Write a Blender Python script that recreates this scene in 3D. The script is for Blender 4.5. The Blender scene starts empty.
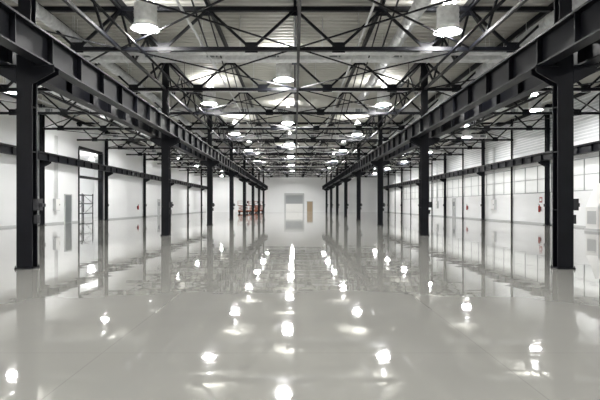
import bpy, bmesh, math, random
from mathutils import Vector, Matrix
random.seed(4)
S=bpy.context.scene
COL=S.collection
# ---------------------------------------------------------------- materials
def mat(name,col,rough=.5,metal=0,noise=0,nscale=3,spec=.5,emit=None,es=0):
    m=bpy.data.materials.new(name); m.use_nodes=True
    nt=m.node_tree; b=nt.nodes['Principled BSDF']
    b.inputs['Base Color'].default_value=(*col,1); b.inputs['Roughness'].default_value=rough
    b.inputs['Metallic'].default_value=metal; b.inputs['Specular IOR Level'].default_value=spec
    tc=nt.nodes.new('ShaderNodeTexCoord')
    if noise:
        n=nt.nodes.new('ShaderNodeTexNoise'); n.inputs['Scale'].default_value=nscale; n.inputs['Detail'].default_value=4
        nt.links.new(tc.outputs['Object'],n.inputs['Vector'])
        r=nt.nodes.new('ShaderNodeValToRGB')
        r.color_ramp.elements[0].position=.3; r.color_ramp.elements[1].position=.7
        r.color_ramp.elements[0].color=(*[c*(1-noise) for c in col],1)
        r.color_ramp.elements[1].color=(*[min(1,c*(1+noise)) for c in col],1)
        nt.links.new(n.outputs['Fac'],r.inputs['Fac']); nt.links.new(r.outputs['Color'],b.inputs['Base Color'])
    if emit:
        b.inputs['Emission Color'].default_value=(*emit,1); b.inputs['Emission Strength'].default_value=es
    return m
M_black=mat('black_steel_paint',(.004,.0045,.007),.45,noise=.3,nscale=2,spec=.2)
M_wall=mat('white_wall_paint',(.91,.92,.925),.6,noise=.02,nscale=.4)
M_panel=mat('grey_wall_panel',(.66,.68,.69),.5,noise=.04,nscale=1)
M_deck=mat('galvanised_roof_deck',(.52,.515,.47),.55,.0,noise=.14,nscale=.35)
M_galv=mat('galvanised_steel',(.66,.67,.67),.42,.25,noise=.18,nscale=5)
M_pipe=mat('grey_pipe',(.55,.56,.56),.4,.1)
M_lamp=mat('lamp_lens',(1,1,1),.4,emit=(1,.99,.975),es=320)
M_up=mat('added_ceiling_fill',(1,1,1),.4,emit=(1,.99,.97),es=150)  # added glow facing upward, brightens the ceiling; mostly hidden by the housing
M_red=mat('red_paint',(.35,.025,.02),.35)
M_orange=mat('orange_paint',(.34,.10,.05),.4)
M_rubber=mat('rubber',(.02,.02,.02),.8)
M_beige=mat('beige_door_paint',(.42,.32,.21),.5)
M_shut=mat('shutter_steel',(.20,.215,.225),.45,.3)
M_shutl=mat('shutter_light_steel',(.36,.38,.39),.45,.1)
M_lgrey=mat('light_grey_paint',(.55,.56,.56),.45)
M_mull=mat('mullion_grey',(.32,.33,.34),.45)
M_box=mat('dark_box',(.02,.02,.024),.4)
M_white=mat('white_gloss',(.88,.88,.86),.35)
M_gl=bpy.data.materials.new('frosted_glazing'); M_gl.use_nodes=True
nt=M_gl.node_tree; nt.nodes.clear()
o=nt.nodes.new('ShaderNodeOutputMaterial'); mx=nt.nodes.new('ShaderNodeMixShader'); tr=nt.nodes.new('ShaderNodeBsdfTranslucent')
df=nt.nodes.new('ShaderNodeBsdfPrincipled'); tr.inputs[0].default_value=(.88,.88,.87,1); df.inputs['Base Color'].default_value=(.72,.74,.74,1); df.inputs['Roughness'].default_value=.35
mx.inputs[0].default_value=.65; nt.links.new(tr.outputs[0],mx.inputs[1]); nt.links.new(df.outputs[0],mx.inputs[2]); nt.links.new(mx.outputs[0],o.inputs[0])
# floor
M_floor=bpy.data.materials.new('polished_epoxy_floor'); M_floor.use_nodes=True
nt=M_floor.node_tree; b=nt.nodes['Principled BSDF']; L=nt.links.new
g=nt.nodes.new('ShaderNodeNewGeometry'); sp=nt.nodes.new('ShaderNodeSeparateXYZ'); L(g.outputs['Position'],sp.inputs[0])
def math_(op,a,bv=None,c=None):
    n=nt.nodes.new('ShaderNodeMath'); n.operation=op
    for i,v in enumerate((a,bv,c)):
        if v is None: continue
        if isinstance(v,(int,float)): n.inputs[i].default_value=v
        else: L(v,n.inputs[i])
    return n.outputs[0]
def joint(src,off,per,w):
    a=math_('ADD',src,off); a=math_('WRAP',a,per/2,-per/2); a=math_('ABSOLUTE',a); return math_('LESS_THAN',a,w)
j=math_('MAXIMUM',joint(sp.outputs['X'],1.85,3.7,.006),joint(sp.outputs['Y'],1.2,6,.006))
n1=nt.nodes.new('ShaderNodeTexNoise'); n1.inputs['Scale'].default_value=.35; n1.inputs['Detail'].default_value=5; L(g.outputs['Position'],n1.inputs['Vector'])
cr=nt.nodes.new('ShaderNodeValToRGB'); L(n1.outputs['Fac'],cr.inputs[0])
cr.color_ramp.elements[0].position=.3; cr.color_ramp.elements[0].color=(.255,.253,.233,1)
cr.color_ramp.elements[1].position=.7; cr.color_ramp.elements[1].color=(.29,.288,.266,1)
mc=nt.nodes.new('ShaderNodeMixRGB'); L(math_('MULTIPLY',j,.3),mc.inputs[0]); L(cr.outputs[0],mc.inputs[1]); mc.inputs[2].default_value=(.12,.12,.11,1)
L(mc.outputs[0],b.inputs['Base Color'])
b.inputs['Roughness'].default_value=.03; b.inputs['IOR'].default_value=2.5
mp=nt.nodes.new('ShaderNodeMapping'); mp.inputs['Scale'].default_value=(.6,1.8,1); L(g.outputs['Position'],mp.inputs['Vector'])
n2=nt.nodes.new('ShaderNodeTexNoise'); n2.inputs['Scale'].default_value=.8; n2.inputs['Detail'].default_value=1.5; L(mp.outputs[0],n2.inputs['Vector'])
bp=nt.nodes.new('ShaderNodeBump'); bp.inputs['Strength'].default_value=.42; bp.inputs['Distance'].default_value=.007; L(n2.outputs['Fac'],bp.inputs['Height']); L(bp.outputs[0],b.inputs['Normal'])

# ---------------------------------------------------------------- mesh helper
class MB:
    def __init__(s): s.bm=bmesh.new(); s.mats=[]
    def mi(s,m):
        if m not in s.mats: s.mats.append(m)
        return s.mats.index(m)
    def box(s,x0,x1,y0,y1,z0,z1,m):
        k=s.mi(m); v=[s.bm.verts.new(p) for p in ((x0,y0,z0),(x1,y0,z0),(x1,y1,z0),(x0,y1,z0),(x0,y0,z1),(x1,y0,z1),(x1,y1,z1),(x0,y1,z1))]
        for f in ((3,2,1,0),(4,5,6,7),(0,1,5,4),(1,2,6,5),(2,3,7,6),(3,0,4,7)):
            s.bm.faces.new([v[i] for i in f]).material_index=k
    def beam(s,p0,p1,w,h,m):
        p0=Vector(p0);p1=Vector(p1);d=(p1-p0).normalized()
        up=Vector((0,0,1)) if abs(d.z)<.95 else Vector((0,1,0))
        sx=d.cross(up).normalized()*w/2; sz=sx.cross(d).normalized()*h/2
        k=s.mi(m); v=[s.bm.verts.new(p+a*sx+b_*sz) for p in (p0,p1) for a,b_ in ((-1,-1),(1,-1),(1,1),(-1,1))]
        for f in ((3,2,1,0),(4,5,6,7),(0,1,5,4),(1,2,6,5),(2,3,7,6),(3,0,4,7)):
            s.bm.faces.new([v[i] for i in f]).material_index=k
    def cyl(s,p0,p1,r0,m,r1=None,n=14,caps=True):
        r1=r0 if r1 is None else r1
        p0=Vector(p0);p1=Vector(p1);d=(p1-p0).normalized()
        up=Vector((0,0,1)) if abs(d.z)<.95 else Vector((0,1,0))
        a=d.cross(up).normalized(); c=a.cross(d).normalized(); k=s.mi(m)
        R=[[s.bm.verts.new(p+r*(math.cos(2*math.pi*i/n)*a+math.sin(2*math.pi*i/n)*c)) for i in range(n)] for p,r in ((p0,r0),(p1,r1))]
        for i in range(n):
            f=s.bm.faces.new((R[0][i],R[0][(i+1)%n],R[1][(i+1)%n],R[1][i])); f.material_index=k; f.smooth=True
        if caps:
            s.bm.faces.new(R[0][::-1]).material_index=k; s.bm.faces.new(R[1]).material_index=k
    def ring(s,z,r0,r1,m,n=24):
        k=s.mi(m)
        R=[[s.bm.verts.new((r*math.cos(2*math.pi*i/n),r*math.sin(2*math.pi*i/n),z)) for i in range(n)] for r in (r0,r1)]
        for i in range(n): s.bm.faces.new((R[0][i],R[1][i],R[1][(i+1)%n],R[0][(i+1)%n])).material_index=k
    def prism(s,poly,axis,a0,a1,m):
        k=s.mi(m)
        def P(u,v,t): return (t,u,v) if axis=='x' else ((u,t,v) if axis=='y' else (u,v,t))
        A=[s.bm.verts.new(P(u,v,a0)) for u,v in poly]; B=[s.bm.verts.new(P(u,v,a1)) for u,v in poly]
        n=len(poly)
        s.bm.faces.new(A[::-1]).material_index=k; s.bm.faces.new(B).material_index=k
        for i in range(n): s.bm.faces.new((A[i],A[(i+1)%n],B[(i+1)%n],B[i])).material_index=k
    def mesh(s,name):
        bmesh.ops.recalc_face_normals(s.bm,faces=s.bm.faces)
        me=bpy.data.meshes.new(name); s.bm.to_mesh(me); s.bm.free()
        for m in s.mats: me.materials.append(m)
        return me
    def obj(s,name,loc=(0,0,0),parent=None):
        return put(s.mesh(name),name,loc,parent)
def put(me,name,loc=(0,0,0),parent=None,rz=0):
    o=bpy.data.objects.new(name,me); o.location=loc; o.rotation_euler=(0,0,rz); COL.objects.link(o)
    if parent: o.parent=parent
    return o
# ---------------------------------------------------------------- dims
W=18.0; YB=-14.0; YF=101.0; H=8.55; LC=6.78; TC=8.15
COLY=[-12.8+12*i for i in range(0,10)]
m=MB(); m.box(-W-7,W+.3,YB-.3,YF+.3,-.3,0,M_floor); m.obj('floor')
bm=bmesh.new(); prof=[]; y=YB
while y<YF:
    prof+= [(y,H),(y+.16,H),(y+.20,H-.07),(y+.32,H-.07),(y+.36,H)]; y+=.36
prev=None
for (yy,zz) in prof:
    a=bm.verts.new((-W-.2,yy,zz)); b_=bm.verts.new((W+.2,yy,zz))
    if prev: bm.faces.new((prev[0],prev[1],b_,a))
    prev=(a,b_)
bmesh.ops.remove_doubles(bm,verts=bm.verts,dist=1e-4)
me=bpy.data.meshes.new('ceiling'); bm.to_mesh(me); bm.free(); me.materials.append(M_deck); put(me,'ceiling')
m=MB(); m.box(-W-.4,W+.4,YB-.3,YF+.3,H+.02,H+.2,M_deck); m.obj('roof_slab')
m=MB()
m.box(-W-.3,W+.3,YF,YF+.3,0,H+.1,M_wall); m.obj('wall_far')
m=MB(); m.box(-W-.3,W+.3,YB-.3,YB,0,H+.1,M_wall); m.obj('wall_back')
OY0,OY1,OZ=41.6,46.7,6.2
m=MB()
m.box(-W-.3,-W,YB,OY0,0,H+.1,M_wall); m.box(-W-.3,-W,OY1,YF,0,H+.1,M_wall); m.box(-W-.3,-W,OY0,OY1,OZ,H+.1,M_wall)
m.obj('wall_left')
m=MB()
m.box(-W-6.5,-W-6.3,OY0-4,OY1+14,0,OZ+.5,M_wall); m.box(-W-6.3,-W-.3,OY0-4,OY0-3.8,0,OZ+.5,M_wall); m.box(-W-6.3,-W-.3,OY1+13.8,OY1+14,0,OZ+.5,M_wall)
m.box(-W-6.5,-W-.3,OY0-4,OY1+14,OZ+.5,OZ+.7,M_wall); m.box(-W-6.5,-W-.3,OY0-4,OY1+14,-.02,.005,M_floor); m.obj('wall_vestibule')
m=MB(); B0,B1=2.3,4.35; C0,C1=5.5,7.3
m.box(W,W+.3,YB,YF,0,B0,M_wall); m.box(W,W+.3,YB,YF,B1,H+.1,M_wall)
m.box(W,W+.3,83,YF,B0,B1,M_wall)
z=C0
while z<H-.3:
    m.box(W-.03,W,YB,YF,z,z+.13,M_panel); z+=.2
m.obj('wall_right')
k=1
for y0 in [c for c in COLY if c<83]:
    z0,z1=B0,B1
    m=MB(); y1=min(y0+12,83)
    ys=max(y0,YB)
    m.box(W+.06,W+.09,ys,y1,z0,z1,M_gl)
    nn=6
    for i in range(nn+1):
        yy=ys+(y1-ys)*i/nn; t=.03
        m.box(W+.03,W+.12,yy-t,yy+t,z0,z1,M_mull)
    m.box(W+.03,W+.2,ys,y1,z0,z0+.05,M_mull); m.box(W+.03,W+.2,ys,y1,z1-.05,z1,M_mull)
    q=(z0+z1)/2; m.box(W+.04,W+.12,ys,y1,q-.015,q+.015,M_mull)
    m.obj('window_%d'%k); k+=1
m=MB(); m.box(W-.02,W,YB,YF,0,.12,M_lgrey); m.obj('baseboard_right')
m=MB(); m.box(-W,-W+.02,YB,OY0,0,.12,M_lgrey); m.box(-W,-W+.02,OY1,YF,0,.12,M_lgrey); m.obj('baseboard_left')

# ---------------------------------------------------------------- columns
GB,GT=4.52,5.2
def hsec(m,cx,cy,z0,z1,w,d,t,mt):
    m.box(cx-w/2,cx+w/2,cy-d/2,cy-d/2+t,z0,z1,mt); m.box(cx-w/2,cx+w/2,cy+d/2-t,cy+d/2,z0,z1,mt)
    m.box(cx-t/2,cx+t/2,cy-d/2+t,cy+d/2-t,z0,z1,mt)
m=MB()
m.box(-.2,.2,-.16,.16,0,.03,M_black)
for sx in(-1,1):
    for sy in(-1,1): m.cyl((sx*.185,sy*.14,.03),(sx*.185,sy*.14,.07),.012,M_black,n=6)
hsec(m,0,0,.03,GT+.1,.35,.24,.03,M_black)
hsec(m,0,0,GT+.1,TC+.35,.28,.24,.025,M_black)
m.box(-.2,.2,-.18,.18,GT+.08,GT+.13,M_black)
for z in (1.3,2.6,3.6):
    m.box(-.17,.17,-.1,.1,z,z+.02,M_black)
for s_ in (-1,1):
    for yy in (-.13,.1):
        m.prism([(s_*.17,GB-.42),(s_*.17,GB-.03),(s_*.66,GB-.03),(s_*.66,GB-.15)],'y',yy,yy+.03,M_black)
    m.box(min(s_*.17,s_*.68),max(s_*.17,s_*.68),-.16,.16,GB-.04,GB,M_black)
    m.box(min(s_*.15,s_*.32),max(s_*.15,s_*.32),-.08,.08,GT-.1,GT-.04,M_black)
m.box(.18,.30,-.1,.1,1.30,1.56,M_box); m.cyl((.21,0,1.56),(.21,0,GB-.4),.014,M_box,n=6)
m.box(.30,.36,-.04,.04,1.38,1.46,M_box); m.box(.18,.26,-.07,.07,1.0,1.2,M_box)
mL=m.mesh('steel_column')
for y in COLY:
    put(mL,'steel_column',(-6,y,0)); put(mL,'steel_column',(6,y,0))
m=MB(); m.box(-.2,.2,-.22,.22,0,.03,M_black); hsec(m,0,0,.02,TC+.35,.24,.26,.02,M_black)
for yy in (-.14,.11):
    m.prism([(.12,GB-.4),(.12,GB-.03),(.58,GB-.03),(.58,GB-.15)],'y',yy,yy+.03,M_black)
m.box(.12,.6,-.18,.18,GB-.04,GB,M_black)
m.box(.13,.22,-.08,.08,1.3,1.5,M_box)
me_wc=m.mesh('wall_column')
for y in COLY:
    put(me_wc,'wall_column',(-W+.2,y,0)); put(me_wc,'wall_column',(W-.24,y,0),rz=math.pi)
m=MB(); m.box(-.1,.1,-.1,.1,0,.02,M_black); hsec(m,0,0,.02,TC+.35,.12,.12,.015,M_black); me_p=m.mesh('wall_post')
for y in COLY:
    for dy in (6,):
        if y+dy<YF-2: put(me_p,'wall_post',(W-.14,y+dy,0))

# ---------------------------------------------------------------- crane girders
def girder(x,depth,bw,name):
    m=MB(); y0,y1=YB+.05,YF-.4; z0=GB; z1=GB+depth
    m.box(-bw/2,bw/2,y0,y1,z0,z0+.035,M_black); m.box(-bw/2,bw/2,y0,y1,z1-.035,z1,M_black); m.box(-.012,.012,y0,y1,z0+.03,z1-.03,M_black)
    yy=COLY[0]
    while yy<y1:
        if yy>y0: m.box(-bw/2+.02,bw/2-.02,yy-.01,yy+.01,z0+.03,z1-.03,M_black)
        yy+=1.5
    m.box(-.035,.035,y0,y1,z1,z1+.09,M_black)
    return m.obj(name,(x,0,0))
for x in (-5.55,5.55,-6.45,6.45): girder(x,.66,.3,'crane_girder')
for x in (-W+.58,W-.58): girder(x,.5,.28,'crane_girder')

# ---------------------------------------------------------------- trusses
def gus(m,x,z,r=.16): m.box(x-r,x+r,-.012,.012,z-r*.8,z+r*.8,M_black)
m=MB()
m.beam((-W+.05,0,LC),(W-.05,0,LC),.14,.13,M_black); m.beam((-W+.05,0,TC),(W-.05,0,TC),.16,.15,M_black)
for i in range(12):
    x0=-W+3*i
    x1=x0+3; xm=x0+1.5
    m.beam((x0,0,TC),(xm,0,LC),.09,.085,M_black); m.beam((xm,0,LC),(x1,0,TC),.09,.085,M_black)
    gus(m,xm,LC+.06,.22); gus(m,min(max(x0,-W+.25),W-.25),TC-.06,.2)
me_t=m.mesh('roof_truss')
TY=[y for y in [COLY[0]+6*i for i in range(20)] if y<YF-1]
for y in TY: put(me_t,'roof_truss',(0,y,0))
def longtruss(x,name,lc=LC,tc=TC,step=3,w=.07):
    m=MB(); y0=COLY[0]; y1=COLY[-1]
    m.beam((0,y0,lc),(0,y1,lc),.1,.1,M_black); m.beam((0,y0,tc),(0,y1,tc),.1,.1,M_black)
    y=y0
    while y<y1-.1:
        m.beam((0,y,tc),(0,y+step/2,lc),w,w,M_black); m.beam((0,y+step/2,lc),(0,y+step,tc),w,w,M_black)
        y+=step
    m.obj(name,(x,0,0))
for x in (-6,6): longtruss(x,'longitudinal_truss')
longtruss(0.12,'longitudinal_truss',step=6)
for x in (-12,12): longtruss(x,'longitudinal_truss',step=6,w=.06)
m=MB(); 
for i in range(13):
    x=-W+3*i; x=min(max(x,-W+.1),W-.1)
    m.box(x-.05,x+.05,YB+.05,YF-.05,TC+.1,TC+.32,M_black)
m.obj('roof_purlins')
m=MB()
for a,b_ in zip(TY[:-1],TY[1:]):
    for x0 in (-6,0,):
        m.beam((x0,a,LC+.05),(x0+6,b_,LC+.05),.045,.045,M_black); m.beam((x0+6,a,LC+.02),(x0,b_,LC+.02),.045,.045,M_black)
    for x0 in (-18,-12,6,12):
        if int((a-TY[0])/6+.1)%2==0: m.beam((x0+.2,a,LC+.05),(x0+5.8,b_,LC+.05),.045,.045,M_black)
        else: m.beam((x0+5.8,a,LC+.05),(x0+.2,b_,LC+.05),.045,.045,M_black)
    for x0 in (-3,3):
        m.beam((x0,a,TC-.1),(x0,b_,LC+.05),.045,.045,M_black)
m.obj('roof_bracing')
m=MB()
for x,z,r,mt in ((-5.15,6.62,.04,M_black),(5.3,6.62,.045,M_black),(-3.2,6.95,.04,M_pipe),(2.2,7.0,.04,M_pipe),(9.3,6.95,.06,M_pipe),(-9.3,6.95,.05,M_pipe),(14.8,7.5,.05,M_pipe),(-14.5,7.4,.05,M_pipe)):
    m.cyl((x,YB+.1,z),(x,YF-.1,z),r,mt,n=8)
    for y in TY: m.cyl((x,y+.1,z),(x,y+.1,TC),.012,mt,n=5)
m.obj('sprinkler_pipes')
def tray(y,z,x0,x1):
    m=MB(); m.box(x0,x1,-.2,.2,z,z+.015,M_galv); m.box(x0,x1,-.2,-.185,z,z+.14,M_galv); m.box(x0,x1,.185,.2,z,z+.14,M_galv)
    x=x0+.5
    while x<x1:
        m.cyl((x,-.19,z+.05),(x,-.19,TC+.1),.01,M_galv,n=5); m.cyl((x,.19,z+.05),(x,.19,TC+.1),.01,M_galv,n=5); x+=3
    for i in range(3): m.cyl((x0,-.1+.09*i,z+.04),(x1,-.1+.09*i,z+.04),.025,M_box,n=6)
    m.obj('cable_tray',(0,y,0))
for i,y in enumerate((18.2,24.2,36.2,48.2,60.2,72.2)):
    tray(y,6.92,-W+.5,W-.5)
def rduct(y,z,x0,x1,w=.5,h=.35):
    m=MB(); m.box(x0,x1,-w/2,w/2,z,z+h,M_galv)
    x=x0
    while x<=x1+.01:
        m.box(x-.02,x+.02,-w/2-.03,w/2+.03,z-.03,z+h+.03,M_galv); x+=1.25
    x=x0+.6
    while x<x1:
        m.cyl((x,0,z+h),(x,0,H-.1),.012,M_galv,n=5); 
        m.box(x+.3,x+.75,-w/2-.012,-w/2,z+.08,z+h-.08,M_shut); x+=2.5
    m.obj('ventilation_duct',(0,y,0))
for i,y in enumerate((20.6,32.5,44.5,56.5,68.5,80.5)):
    rduct(y,7.35,-W+1,W-1)
def cduct(x,y0,y1,z,r):
    m=MB(); m.cyl((0,y0,0),(0,y1,0),r,M_galv,n=18)
    y=y0
    while y<=y1: m.cyl((0,y-.02,0),(0,y+.02,0),r+.02,M_galv,n=18); y+=1.2
    y=y0+.6
    while y<y1: m.cyl((0,y,r*.9),(0,y,H-.1-z),.012,M_galv,n=5); y+=3
    m.obj('spiral_duct',(x,0,z))
cduct(3.9,12,30,7.65,.22); cduct(-8.2,12,90,7.6,.2); cduct(8.6,12,90,7.6,.24); cduct(-13.2,12,60,7.7,.2)

# ---------------------------------------------------------------- lamps
m=MB(); n=24
m.cyl((0,0,.12),(0,0,.75),.35,M_galv,n=n,caps=False)
for z in (.2,.34,.48,.62): m.cyl((0,0,z),(0,0,z+.03),.365,M_galv,n=n,caps=False)
m.cyl((0,0,0.0),(0,0,.16),.44,M_galv,r1=.35,n=n,caps=False)
m.cyl((0,0,-.03),(0,0,.02),.45,M_galv,n=n,caps=False)
m.ring(0.0,.30,.45,M_galv)
m.ring(.74,.10,.30,M_up)  # glowing fill ring added for the ceiling
m.ring(.72,.0001,.35,M_galv)
m.cyl((0,0,.75),(0,0,1.4),.08,M_galv,n=12)
for a in range(3):
    ca,sa=math.cos(a*2.094),math.sin(a*2.094); m.beam((.34*ca,.34*sa,.74),(.07*ca,.07*sa,1.1),.03,.03,M_galv)
k=m.mi(M_lamp); rings=[]
for i in range(5):
    a=i/5*math.pi/2; r=.33*math.cos(a); z=-.0-.09*math.sin(a)
    rings.append([m.bm.verts.new((r*math.cos(2*math.pi*j_/n),r*math.sin(2*math.pi*j_/n),z)) for j_ in range(n)])
c=m.bm.verts.new((0,0,-.09))
for a,b_ in zip(rings[:-1],rings[1:]):
    for i in range(n): f=m.bm.faces.new((a[i],a[(i+1)%n],b_[(i+1)%n],b_[i])); f.material_index=k; f.smooth=True
for i in range(n): f=m.bm.faces.new((rings[-1][i],rings[-1][(i+1)%n],c)); f.material_index=k
me_l=m.mesh('high_bay_lamp')
def lamps(x,y0,z=7.05):
    y=y0
    while y-12>YB+1: y-=12
    while y<YF-3:
        put(me_l,'high_bay_lamp',(x,y,z)); y+=11.8
lamps(-4.75,16.3); lamps(4.95,16.6); lamps(-.5,22.8); lamps(14.2,30.2); lamps(-14.0,37.5)
put(me_l,'high_bay_lamp',(-W-3,OY0+3,OZ-.9)); put(me_l,'high_bay_lamp',(-W-3,OY0+10,OZ-.9))  # lamps added to brighten the dark vestibule interior

# ---------------------------------------------------------------- far wall items
m=MB()
m.box(-2.1,1.8,-.1,0,0,3.75,M_lgrey)
z=1.7
while z<3.35: m.box(-1.85,1.55,-.16,-.1,z,z+.1,M_shutl); z+=.12
m.box(-1.85,1.55,-.13,-.1,.02,1.68,M_white)
m.box(-2.15,-1.85,-.2,0,0,3.5,M_lgrey); m.box(1.55,1.85,-.2,0,0,3.5,M_lgrey); m.box(-2.15,1.85,-.35,0,3.4,3.8,M_lgrey)
m.obj('door_1',(0,YF,0))
def pdoor(name,loc,rz=0,w=1.0,h=2.1,mt=M_beige,fr=M_lgrey):
    m=MB(); m.box(-w/2,w/2,-.04,0,0.01,h,mt)
    m.box(-w/2-.08,-w/2,-.07,0,0,h+.08,fr); m.box(w/2,w/2+.08,-.07,0,0,h+.08,fr); m.box(-w/2-.08,w/2+.08,-.07,0,h,h+.08,fr)
    m.box(w/2-.16,w/2-.06,-.1,-.04,1.0,1.04,M_shut); m.box(-w/2+.2,w/2-.2,-.05,-.04,1.3,1.8,M_shut if mt!=M_beige else mt)
    put(m.mesh(name),name,loc,rz=rz)
pdoor('door_2',(3.0,YF,0),w=1.1)
pdoor('door_3',(-W,39.6,0),rz=math.pi/2,mt=M_shut,fr=M_lgrey,w=1.1,h=2.2)
pdoor('door_4',(-W,66,0),rz=math.pi/2,mt=M_lgrey)
pdoor('door_5',(W,56.5,0),rz=-math.pi/2,mt=M_lgrey)
m=MB()
for y in (OY0,OY1): m.box(-.36,.04,y-.12,y+.12,0,OZ,M_black)
m.box(-.36,.04,OY0,OY1,OZ-.1,OZ+.15,M_black); m.box(-.3,0,OY0,OY1,3.7,3.9,M_black)
m.obj('trim_1',(-W,0,0))
m=MB()
for y in (0,2.7,5.4):
    for x in (0,1): m.box(x-.04,x+.04,y-.04,y+.04,0,2.6,M_black)
    m.beam((0,y,.4),(1,y,1.4),.03,.03,M_black); m.beam((1,y,1.6),(0,y,2.5),.03,.03,M_black)
for z in (.5,1.5,2.4):
    for x in (0,1): m.box(x-.02,x+.02,0,5.4,z,z+.09,M_black)
    m.box(0,1,0,5.4,z+.09,z+.12,M_lgrey)
m.obj('storage_rack',(-W-4.8,48.5,0.005))

# ---------------------------------------------------------------- scissor lifts
m=MB()
m.box(-.9,.9,-.4,.4,.2,.5,M_orange)
for sx in(-.65,.65):
    for sy in(-.4,.4): m.cyl((sx,sy-.06,.2),(sx,sy+.06,.2),.2,M_rubber,n=14)
for lv in range(3):
    z0=.55+lv*.25
    for sy in(-.3,.3):
        m.beam((-.8,sy,z0),(.8,sy,z0+.25),.05,.07,M_orange); m.beam((-.8,sy,z0+.25),(.8,sy,z0),.05,.07,M_orange)
m.box(-.95,.95,-.42,.42,1.3,1.38,M_orange)
for sx in(-.92,0,.92):
    for sy in(-.4,.4): m.cyl((sx,sy,1.36),(sx,sy,2.1),.025,M_orange,n=6)
for z in(1.75,2.1):
    for sy in(-.4,.4): m.beam((-.92,sy,z),(.92,sy,z),.04,.04,M_orange)
    for sx in(-.92,.92): m.beam((sx,-.4,z),(sx,.4,z),.04,.04,M_orange)
m.box(.6,.9,-.3,-.1,1.7,2.05,M_box)
me_s=m.mesh('scissor_lift')
for x,y,r in((-8.9,86,.1),(-7.4,90,.4),(-7,97.5,0)): put(me_s,'scissor_lift',(x,y,0),rz=r)

# ---------------------------------------------------------------- wall clutter
def exting(loc,rz):
    m=MB(); m.cyl((0,-.12,.0),(0,-.12,.42),.075,M_red); m.cyl((0,-.12,.42),(0,-.12,.5),.075,M_red,r1=.03); m.cyl((0,-.12,.5),(0,-.12,.56),.025,M_box)
    m.beam((0,-.12,.56),(0,-.22,.6),.03,.02,M_box); m.cyl((.03,-.14,.52),(.1,-.16,.2),.012,M_box,n=6); m.box(-.05,.05,-.05,0,.1,.4,M_box)
    put(m.mesh('fire_extinguisher'),'fire_extinguisher',loc,rz=rz)
def sign(loc,rz):
    m=MB(); m.box(-.2,.2,-.02,0,0,.4,M_red); m.box(-.14,.14,-.025,-.02,.1,.3,M_white); put(m.mesh('fire_safety_sign'),'fire_safety_sign',loc,rz=rz)
for y in(36.6,52,70): exting((W,y,.9),-math.pi/2)
sign((W,36.6,1.6),-math.pi/2)
exting((-W,57,.9),math.pi/2)
def ebox(loc,rz):
    m=MB(); m.box(-.35,.35,-.22,0,0,.9,M_lgrey); m.box(-.32,.32,-.235,-.22,.03,.87,M_white); m.box(.2,.24,-.26,-.235,.4,.5,M_box)
    for x in(-.2,0,.2): m.cyl((x,-.1,.9),(x,-.1,5.6),.025,M_pipe,n=8)
    put(m.mesh('electrical_panel'),'electrical_panel',loc,rz=rz)
ebox((W,45.0,1.0),-math.pi/2); ebox((-W,37.5,1.0),math.pi/2); ebox((W,63,1.0),-math.pi/2)
m=MB()
m.box(-.5,.5,-.6,.6,0,.15,M_lgrey); m.box(-.45,.45,-.55,.55,.15,1.3,M_white)
m.prism([(-.45,1.3),(.45,1.3),(.45,2.6),(.1,2.6)],'y',-.55,.55,M_white)
m.box(-.46,-.45,-.4,.4,.4,1.1,M_lgrey)
m.cyl((.25,0,2.6),(.25,0,7.6),.18,M_galv,n=16)
for z in(3.5,4.5,5.5,6.5): m.cyl((.25,0,z),(.25,0,z+.04),.2,M_galv,n=16)
m.obj('ventilation_unit',(16.35,26.8,0))

# ---------------------------------------------------------------- world, camera
w=bpy.data.worlds.new('World'); S.world=w; w.use_nodes=True
w.node_tree.nodes['Background'].inputs[0].default_value=(1,.99,.97,1); w.node_tree.nodes['Background'].inputs[1].default_value=3.0
cd=bpy.data.cameras.new('camera'); cam=bpy.data.objects.new('camera',cd); COL.objects.link(cam)
cam.location=(0,0,1.42); cam.rotation_euler=(math.pi/2,0,0); cd.lens=30; cd.sensor_width=36; cd.shift_x=5/600; cd.shift_y=5/600; cd.clip_end=300
S.camera=cam
S.view_settings.view_transform='Standard'
S.view_settings.exposure=.45
